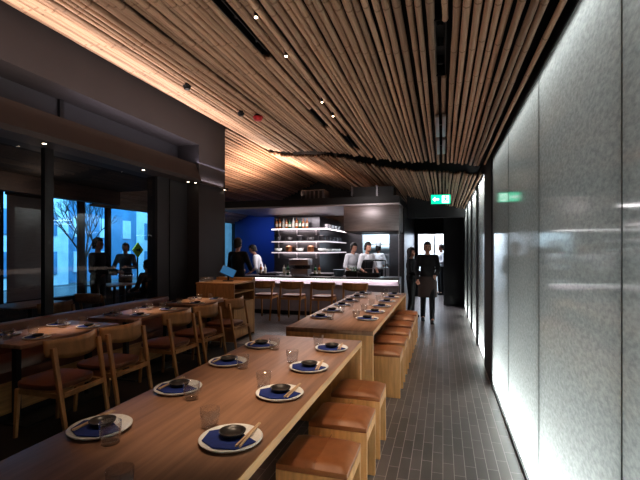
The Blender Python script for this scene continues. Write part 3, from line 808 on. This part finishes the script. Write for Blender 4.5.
def bowl_stack(x, y, z, r, n, label, m='ceramic'):
    for k in range(n):
        o = MB().lathe([(0, .008), (r * .6, .012), (r, .06), (r * 1.03, .06), (r * .65, .002), (r * .5, 0), (0, 0)], (0, 0, 0), 18).build('serving_bowl', m, smooth=True)
        o.location = (x, y, z + .022 * k); tag(o, '%s, %s from the bottom' % (label, ORD[k]), 'bowl', 'bowls on the shelves')
def pot(x, y, z, r, h, label, m='steel'):
    t = thing('cooking_pot', label, 'pot', (x, y, z), random.uniform(0, 3), 'pots on the shelves')
    MB().lathe([(0, .004), (r * .95, .004), (r, .01), (r, h), (r * 1.04, h), (r * 1.04, h + .006), (r * .97, h + .006), (0, h * .97)], seg=18).build('body', m, t)
    for s in (-1, 1):
        b = MB(); b.box((s * r if s > 0 else s * r - .035, -.03, h * .7), (s * r + .035 if s > 0 else s * r, .03, h * .7 + .012)); b.build('handle', m, t)
    MB().lathe([(r * .98, h + .006), (r * .4, h + .03), (0, h + .032)], seg=16).build('lid', m, t)
pn = ['nearest the blue wall', 'second along', 'third along', 'fourth along', 'at the corner']
for k in range(5):
    xx = -4.74 + .34 * k
    if k % 2 == 0: pot(xx, 11.6, 1.82, .11, .14, 'dark steel pot on the middle shelf, ' + pn[k], 'darksteel')
    else: bowl_stack(xx, 11.6, 1.82, .11, 3, 'dark bowl in the middle shelf stack ' + pn[k])
    if k % 2: pot(xx, 11.6, 1.50, .10, .15, 'copper pot on the lowest shelf, ' + pn[k], 'copper')
    else: bowl_stack(xx, 11.6, 1.50, .12, 3, 'pale bowl in the lowest shelf stack ' + pn[k], 'white')
for k in range(4):
    pot(-3.34, 12.05 + .45 * k, 1.82, .10, .13, 'dark pot on the middle shelf side run, %s from the corner' % ORD[k], 'darksteel')
    bowl_stack(-3.34, 12.0 + .45 * k, 1.50, .11, 2, 'pale bowl on the lowest shelf side run, stack %s from corner' % ORD[k], 'white')
    pot(-3.34, 12.0 + .45 * k, 2.19, .10, .12, 'steel pot on the top shelf side run, %s from the corner' % ORD[k], 'steel')
# back counter and equipment
kc = thing('kitchen_counter', 'steel kitchen work counter below the lit shelves', 'counter', (-3.9, 11.35, 0))
MB().box((-1.0, -.3, .86), (1.0, .3, .9)).build('worktop', 'steel', kc); MB().box((-.98, -.27, .1), (.98, .28, .86)).build('cabinet', 'darksteel', kc); MB().box((-.95, -.2, 0), (.95, .25, .1)).build('plinth', 'black', kc)
em = thing('coffee_machine', 'steel coffee machine on the bar counter', 'coffee machine', (-3.3, 9.5, .935))
MB().box((-.22, -.14, .02), (.22, .18, .16)).build('body', 'steel', em, bevel=.01); MB().box((-.24, -.18, .25), (.24, .18, .40)).build('head', 'steel', em, bevel=.012)
MB().box((-.22, .04, .16), (.22, .18, .25)).build('back_panel', 'darksteel', em)
for s in (-1, 1):
    MB().cyl((s * .1, -.08, .19), (s * .1, -.08, .25), .03).build('group_head', 'black', em); MB().bar((s * .1, -.09, .205), (s * .1, -.21, .195), .02, .02).build('handle', 'black', em)
for s in (-1, 1):
    for q in (-1, 1): MB().cyl((s * .19, .02 + q * .1, 0), (s * .19, .02 + q * .1, .02), .015).build('foot', 'black', em)
def tray(x, y, sx, sy, h, m, label, name='serving_tray', cat='tray'):
    t = thing(name, label, cat, (x, y, .935))
    b = MB(); b.box((-sx, -sy, 0), (sx, sy, .008)); b.box((-sx, -sy, 0), (-sx + .01, sy, h)); b.box((sx - .01, -sy, 0), (sx, sy, h)); b.box((-sx, -sy, 0), (sx, -sy + .01, h)); b.box((-sx, sy - .01, 0), (sx, sy, h))
    b.build('pan', m, t)
    for s in (-1, 1): MB().box((s * sx - .008, -.04, h), (s * sx + .008, .04, h + .01)).build('handle', m, t)
    return t
tray(-4.1, 9.45, .22, .12, .03, 'black', 'shallow black tray on the bar in front of the bartender')
tray(-2.75, 9.45, .26, .12, .04, 'black', 'long black tray on the bar right of the coffee machine')
tray(-1.62, 9.45, .24, .14, .09, 'black', 'deep black box tray on the bar before the bright kitchen pass')
pl = tray(-2.02, 9.45, .13, .12, .13, 'black', 'dark planter box of green herbs on the bar before the chefs', 'herb_planter', 'planter')
b = MB()
for k in range(150):
    a = random.uniform(0, 6.28); p = Vector((random.uniform(-.11, .11), random.uniform(-.1, .1), random.uniform(.10, .22)))
    q = p + Vector((math.cos(a) * .04, math.sin(a) * .04, random.uniform(-.01, .03))); n = Vector((-math.sin(a), math.cos(a), .2)) * .016
    v = [b.bm.verts.new(c) for c in (p, (p + q) / 2 + n, q, (p + q) / 2 - n)]; b.bm.faces.new(v)
fo = b.build('herb_leaves', 'plant', pl); MB().box((-.12, -.11, .008), (.12, .11, .10)).build('soil', 'bark', pl)
bu = tag(MB().lathe([(0, .006), (.10, .006), (.125, .15), (.135, .155), (.13, .16), (.115, .15), (.10, 0), (0, 0)], seg=20).build('ice_tub', 'bucket', smooth=True), 'grey blue tub on the bar left of the herb planter', 'tub'); bu.location = (-2.34, 9.45, .935)
rk = thing('order_rack', 'thin black framed heat lamp stand on the bar before the pass', 'stand', (-1.52, 9.66, .935))
for s in (-1, 1): MB().box((s * .24 - .01, -.01, .01), (s * .24 + .01, .01, .36)).build('upright', 'black', rk)
MB().box((-.25, -.03, .36), (.25, .03, .385)).build('lamp_bar', 'black', rk); MB().box((-.25, -.02, .17), (.25, .02, .185)).build('shelf', 'steel', rk)
for s in (-1, 1): MB().box((s * .24 - .03, -.05, 0), (s * .24 + .03, .05, .01)).build('foot', 'black', rk)
for k, (xx, yy) in enumerate([(-2.95, 9.55), (-2.87, 9.62), (-3.75, 9.55), (-3.67, 9.6), (-4.35, 9.5), (-4.28, 9.6)]):
    bottle(xx, yy, .935, ['greenglass', 'amber', 'clearbottle'][k % 3], .27, .036, '%s bottle standing on the bar, %s' % (['green', 'amber', 'pale'][k % 3], ['right of the coffee machine', 'just right of the coffee machine', 'left of the coffee machine', 'just left of the coffee machine', 'at the blue end', 'close by the blue end'][k]), 'bottles on the bar')
# far kitchen shelf visible through the pass
fk = thing('kitchen_rack', 'steel shelf rack in the bright kitchen behind the pass', 'rack', (-2.2, 16.3, 0))
for z in (.9, 1.35, 1.75): MB().box((-.7, -.2, z), (.7, .2, z + .03)).build('shelf', 'steel', fk)
for sx in (-.68, .68):
    for sy in (-.18, .18): MB().cyl((sx, sy, 0), (sx, sy, 1.95), .015).build('upright', 'steel', fk)

# ------------------------------------------------------------------ people
def person(label, x, y, rz, H=1.74, top='cloth_black', bottom='cloth_black', arms=None, legs=None, lean=0, long=True, apron=None, hat=False, longhair=False, sit=False, group=None):
    s = H / 1.75
    t = thing('person', label, 'person', (x, y, 0), rz, group)
    dz = -.43 if sit else 0
    def up(p):
        p = Vector(p)
        z0 = .95
        if lean and p.z > z0:
            a = lean; q = p - Vector((0, 0, z0)); p = Vector((q.x, q.y * math.cos(a) - q.z * math.sin(a), q.y * math.sin(a) + q.z * math.cos(a))) + Vector((0, 0, z0))
        return Vector((p.x, p.y, p.z + dz)) * s
    def dn(p): return Vector(p) * s
    arms = arms or [((.25, .02, 1.13), (.23, -.06, .90)), ((-.25, .02, 1.13), (-.23, -.06, .90))]
    legs = legs or [(-.02, .0), (-.02, .0)]
    body = MB(); shirt = MB(); trou = MB(); shoe = MB()
    E = lambda b, c, r, g=0: b.ell(up(c), [(q + g) * s for q in r])
    E(body, (0, 0, 1.0), (.145, .10, .13)); E(body, (0, 0, 1.15), (.13, .09, .16)); E(body, (0, 0, 1.31), (.155, .105, .17))
    body.cap(up((-.15, 0, 1.42)), up((.15, 0, 1.42)), .055 * s, .055 * s)
    body.cap(up((0, .01, 1.42)), up((0, -.005, 1.56)), .055 * s, .05 * s)
    E(body, (0, -.0, 1.65), (.075, .095, .105)); E(body, (0, -.035, 1.585), (.055, .062, .06))
    body.cap(up((0, -.09, 1.645)), up((0, -.112, 1.615)), .010 * s, .013 * s, 8)
    body.cap(up((-.018, -.088, 1.572)), up((.018, -.088, 1.572)), .010 * s, .010 * s, 6)
    for q in (-1, 1): E(body, (q * .076, .005, 1.63), (.012, .02, .03))
    E(shirt, (0, 0, 1.02), (.15, .105, .13), .016); E(shirt, (0, 0, 1.15), (.135, .095, .16), .018); E(shirt, (0, 0, 1.31), (.16, .11, .16), .016)
    shirt.cap(up((-.15, 0, 1.415)), up((.15, 0, 1.415)), .068 * s, .068 * s)
    E(trou, (0, 0, .97), (.15, .108, .12), .012)
    for (el, ha), q in zip(arms, (1, -1)):
        sh = up((q * .18, 0, 1.42)); el = up(el); ha = up(ha)
        body.cap(sh, el, .044 * s, .036 * s); body.cap(el, ha, .036 * s, .026 * s)
        shirt.cap(sh, el, .060 * s, .052 * s)
        if long: shirt.cap(el, el + (ha - el) * .88, .052 * s, .040 * s)
        else: shirt.cap(el, el + (ha - el) * .08, .052 * s, .048 * s)
        d = (ha - el).normalized(); side = d.cross(Vector((0, 1, .3))).normalized(); nrm = d.cross(side).normalized()
        pc = ha + d * .05 * s
        body.cap(ha, pc, .026 * s, .024 * s)
        body.cap(pc - side * .022 * s, pc + side * .022 * s, .016 * s, .016 * s)
        for i, (o, L) in enumerate(((-.032, .06), (-.011, .072), (.011, .068), (.032, .052))):
            k0 = pc + side * o * s + d * .01 * s; k1 = k0 + d * L * .55 * s; k2 = k1 + (d * .8 + nrm * .5).normalized() * L * .5 * s
            body.cap(k0, k1, .0095 * s, .009 * s, 8); body.cap(k1, k2, .009 * s, .008 * s, 8)
        k0 = ha + d * .02 * s - side * .02 * s; k1 = k0 + (d * .5 - side * .7).normalized() * .035 * s; body.cap(k0, k1, .011 * s, .0095 * s, 8); body.cap(k1, k1 + d * .028 * s, .0095 * s, .0085 * s, 8)
    for (kn, an), q in zip(legs, (1, -1)):
        if sit: hip, knee, ank = dn((q * .09, 0, .50)), dn((q * .11, -.42, .50)), dn((q * .11, -.40, .09))
        else: hip, knee, ank = dn((q * .085, 0, .93)), dn((q * .09, kn, .50)), dn((q * .09, an, .09))
        body.cap(hip, knee, .075 * s, .05 * s); body.cap(knee, ank, .05 * s, .035 * s)
        body.cap(ank, ank + Vector((0, -.11, -.045)) * s, .035 * s, .03 * s)
        trou.cap(hip, knee, .092 * s, .066 * s); trou.cap(knee, ank + Vector((0, 0, .0)), .066 * s, .055 * s)
        shoe.ell(ank + Vector((0, -.06, -.048)) * s, (.046 * s, .135 * s, .043 * s))
        shoe.box(ank + Vector((-.042, -.17, -.09)) * s, ank + Vector((.042, .06, -.06)) * s)
    body.build('body', 'skin', t, remesh=.009, smooth=True)
    shirt.build('shirt', top, t, remesh=.014, smooth=True)
    trou.build('trousers', bottom, t, remesh=.014, smooth=True)
    shoe.build('shoes', 'black', t, remesh=.012, smooth=True)
    hb = MB()
    def hairfn(u, v):
        a = u * 2 * math.pi; f = .5 + .5 * math.sin(a)   # +y is the back of the head
        lo = -.25 - (.75 if not longhair else 1.9) * f
        zz = 1 + (lo - 1) * v; c = max(-1, min(1, zz))
        rr = math.sqrt(max(0, 1 - c * c)) if zz > -.35 else math.sqrt(1 - .35 ** 2)
        if v < .001: rr = 0
        front = 1 if math.sin(a) > -.45 else max(0, 1 - (v - .28) * 0)
        if math.sin(a) < -.3: zz = 1 + (.35 - 1) * v; rr = math.sqrt(max(0, 1 - zz * zz)) if v > .001 else 0
        return up((.083 * rr * math.cos(a), .005 + .102 * rr * math.sin(a), 1.655 + .113 * zz))
    hb.grid(hairfn, 28, 10).build('hair', 'hair', t, solid=.010, smooth=True)
    for q in (-1, 1): MB().ell(up((q * .03, -.088, 1.65)), (.011 * s, .008 * s, .007 * s), 8, 6).build('eye', 'eye', t)
    if apron:
        def ap(u, v):
            a = R(-95 + 190 * u) - math.pi / 2; z = .55 + (.45 if apron == 'apron_tan' else .78) * v
            rx, ry = (.185, .14) if z > .9 else (.20, .15)
            if z > 1.08: rx *= 1.0 if abs(u - .5) < .3 else 1.0
            return up((rx * math.cos(a) * (1 if z < 1.1 else .98), ry * math.sin(a), z)) if z > .95 else Vector((rx * math.cos(a), ry * math.sin(a), z + dz)) * s
        MB().grid(ap, 18, 12).build('apron', apron, t, solid=.008, smooth=True)
    if hat: MB().lathe([(.085, 0), (.09, .06), (.10, .12), (.08, .15), (0, .16)], up((0, .005, 1.69)), 18).build('hat', 'cloth_white', t, smooth=True)
    return t
fw = lambda zz, yy=-.34, xx=.14: [((.27, -.06, 1.14), (xx, yy, zz)), ((-.27, -.06, 1.14), (-xx, yy, zz))]
person('person in black standing at the host station touch screen with back turned', -4.24, 8.08, R(170), 1.80, arms=fw(1.08, -.26))
person('person in white shirt leaning forward behind the blue end of the bar', -4.62, 10.12, R(-70), 1.72, top='cloth_white', arms=fw(1.05), lean=.34, long=False, apron=None)
person('person in white shirt working behind the bar, paler of the two chefs', -2.30, 10.5, R(55), 1.74, top='cloth_white', arms=fw(1.0), lean=.2, long=False)
person('person in white shirt and black apron bending over the bar by the herbs', -1.84, 10.12, R(50), 1.74, top='cloth_white', arms=fw(1.0), lean=.16, long=False, apron='cloth_black')
person('person in white chef jacket and hat in the kitchen by the bright pass', -2.0, 13.4, R(150), 1.72, top='cloth_white', arms=fw(1.05), hat=True)
person('person in black with dark hair standing at the end of the bar', -.70, 9.75, R(75), 1.60, arms=fw(1.1, -.28), longhair=True, legs=[(.0, .0), (-.03, .03)])
person('person in black top and brown apron walking up the aisle', -.32, 9.25, R(5), 1.72, apron='apron_tan', arms=[((.235, .0, 1.14), (.15, -.22, 1.02)), ((-.235, .03, 1.14), (-.21, -.14, .92))], legs=[(-.12, -.16), (.02, .22)])
person('person in white jacket beyond the bright corridor doorway', -.06, 15.0, R(-60), 1.74, top='cloth_white', arms=fw(1.1))
person('reflected person in dark clothes, built standing before the blue window, taller silhouette', -6.4, 6.48, R(100), 1.78, arms=fw(1.1))  # from here, three reflections in the glass modelled as solid people
person('reflected person in dark top, built standing farther along the blue window', -7.68, 8.65, R(20), 1.72, top='cloth_grey', arms=fw(1.15))
person('reflected person in dark top, built seated beside the blue window by the dark panel', -6.5, 8.0, R(-90), 1.74, arms=fw(1.05), sit=True)
# side room furniture (silhouettes in front of the blue windows)
for k, (x, y) in enumerate([(-5.9, 4.7), (-7.42, 8.0)]):
    t = thing('side_room_table', ['dark table in the side room behind the near banquette', 'dark table in the side room before the seated person'][k], 'table', (x, y, 0))
    MB().box((-.35, -.45, .72), (.35, .45, .75)).build('tabletop', 'table', t, bevel=.004)
    MB().cyl((0, 0, .03), (0, 0, .72), .035).build('leg', 'black', t); MB().lathe([(0, 0), (.24, 0), (.24, .015), (.04, .03), (0, .03)]).build('base', 'black', t)
for k, (x, y, r) in enumerate([(-5.35, 4.5, 0), (-5.55, 5.25, R(90)), (-6.5, 8.0, 0)]):
    dup(ch, (x, y, 0), r, 'dark chair in the side room, ' + ['nearest the glass', 'at the end of the dark table', 'under the seated person'][k], 'side room chairs')

# ------------------------------------------------------------------ lights
warm = (1, .76, .55)
for y in (1.75, 2.55, 3.3): spot('table_spot', (-1.1, y, 2.75), (-1.14, y + .05, .75), 70, 36, warm, 1)
for y in (4.9, 5.9, 6.9): spot('table_spot', (-1.05, y, 2.75), (-1.08, y, .75), 62, 46, warm, .9)
for y in (1.9, 2.5, 3.1): spot('stool_spot', (-.35, y - .3, 2.55), (-.6, y + .1, .45), 34, 44, warm, .8)
for y in (4.6, 5.8, 7.0): spot('stool_spot', (-.3, y, 2.55), (-.55, y, .45), 45, 50, warm, .8)
for a, c in TAB: spot('banquette_spot', (-3.9, (a + c) / 2, 2.7), (-3.72, (a + c) / 2 + .1, .75), 130, 20, warm, .9)
for y in CH: spot('chair_spot', (-2.5, y - .5, 3.3), (-3.05, y, .65), 17, 30, warm, .8)
spot('host_spot', (-3.5, 6.2, 3.1), (-3.6, 6.6, .9), 30, 40, warm)
area('ceiling_wash', (-3.75, 3.6, 2.95), (0, R(172), 0), .08, 7.6, 52, (1, .80, .72), 150)
area('ceiling_fill', (-2.6, 3.8, 1.2), (R(180), 0, 0), 1.6, 6.5, 24, (1, .78, .66))
area('far_ceiling_wash', (-4.2, 10.2, 3.0), (R(180), R(8), 0), 1.6, 1.8, 80, (1, .72, .58))
area('kitchen_fill', (-3.4, 10.9, 2.55), (0, 0, 0), 2.0, .5, 42, (1, .92, .94))  # added fill without a fixture, lifts the kitchen behind the bar
area('kitchen_inner_fill', (-2.1, 12.6, 2.55), (0, 0, 0), 1.0, 1.0, 26, (.8, .92, 1))  # added fill, brightens the hatted chef and the shelf side run
spot('hood_fill', (-1.9, 6.9, 3.0), (-1.6, 9.3, 2.3), 22, 70, (1, .9, .88), 1)  # unseen lamp added to brighten the steel hood front
spot('corridor_fill', (-.4, 12.6, 2.5), (-.4, 12.2, 0), 130, 70, (.88, .86, 1), .9)  # unseen lamp added to brighten the floor before the doorway
spot('corridor_fill', (-.35, 10.4, 2.5), (-.35, 10.2, 0), 60, 70, (.88, .86, 1), .9)  # second added lamp, for the floor near the bar end
for y in (3.2, 4.9, 6.6, 8.3): spot('aisle_spot', (-.02, y, 2.5), (.05, y + .2, 0), 26, 75, (1, .9, .86), .9)
point('side_room_fill', (-6.5, 5.4, 2.5), 6, (1, .7, .5), .1)  # added point lamp without a fixture, lifts the dark side room
w = bpy.data.worlds.new('dusk'); sc.world = w; w.use_nodes = True
w.node_tree.nodes['Background'].inputs['Color'].default_value = (.35, .5, .8, 1)
w.node_tree.nodes['Background'].inputs['Strength'].default_value = .1
sc.view_settings.view_transform = 'Standard'; sc.view_settings.look = 'Medium High Contrast'
sc.view_settings.exposure = .3
sc.cycles.use_denoising = True
sc.cycles.max_bounces = 8; sc.cycles.transparent_max_bounces = 16
sc.cycles.caustics_reflective = False; sc.cycles.caustics_refractive = False
sc.cycles.sample_clamp_indirect = 4
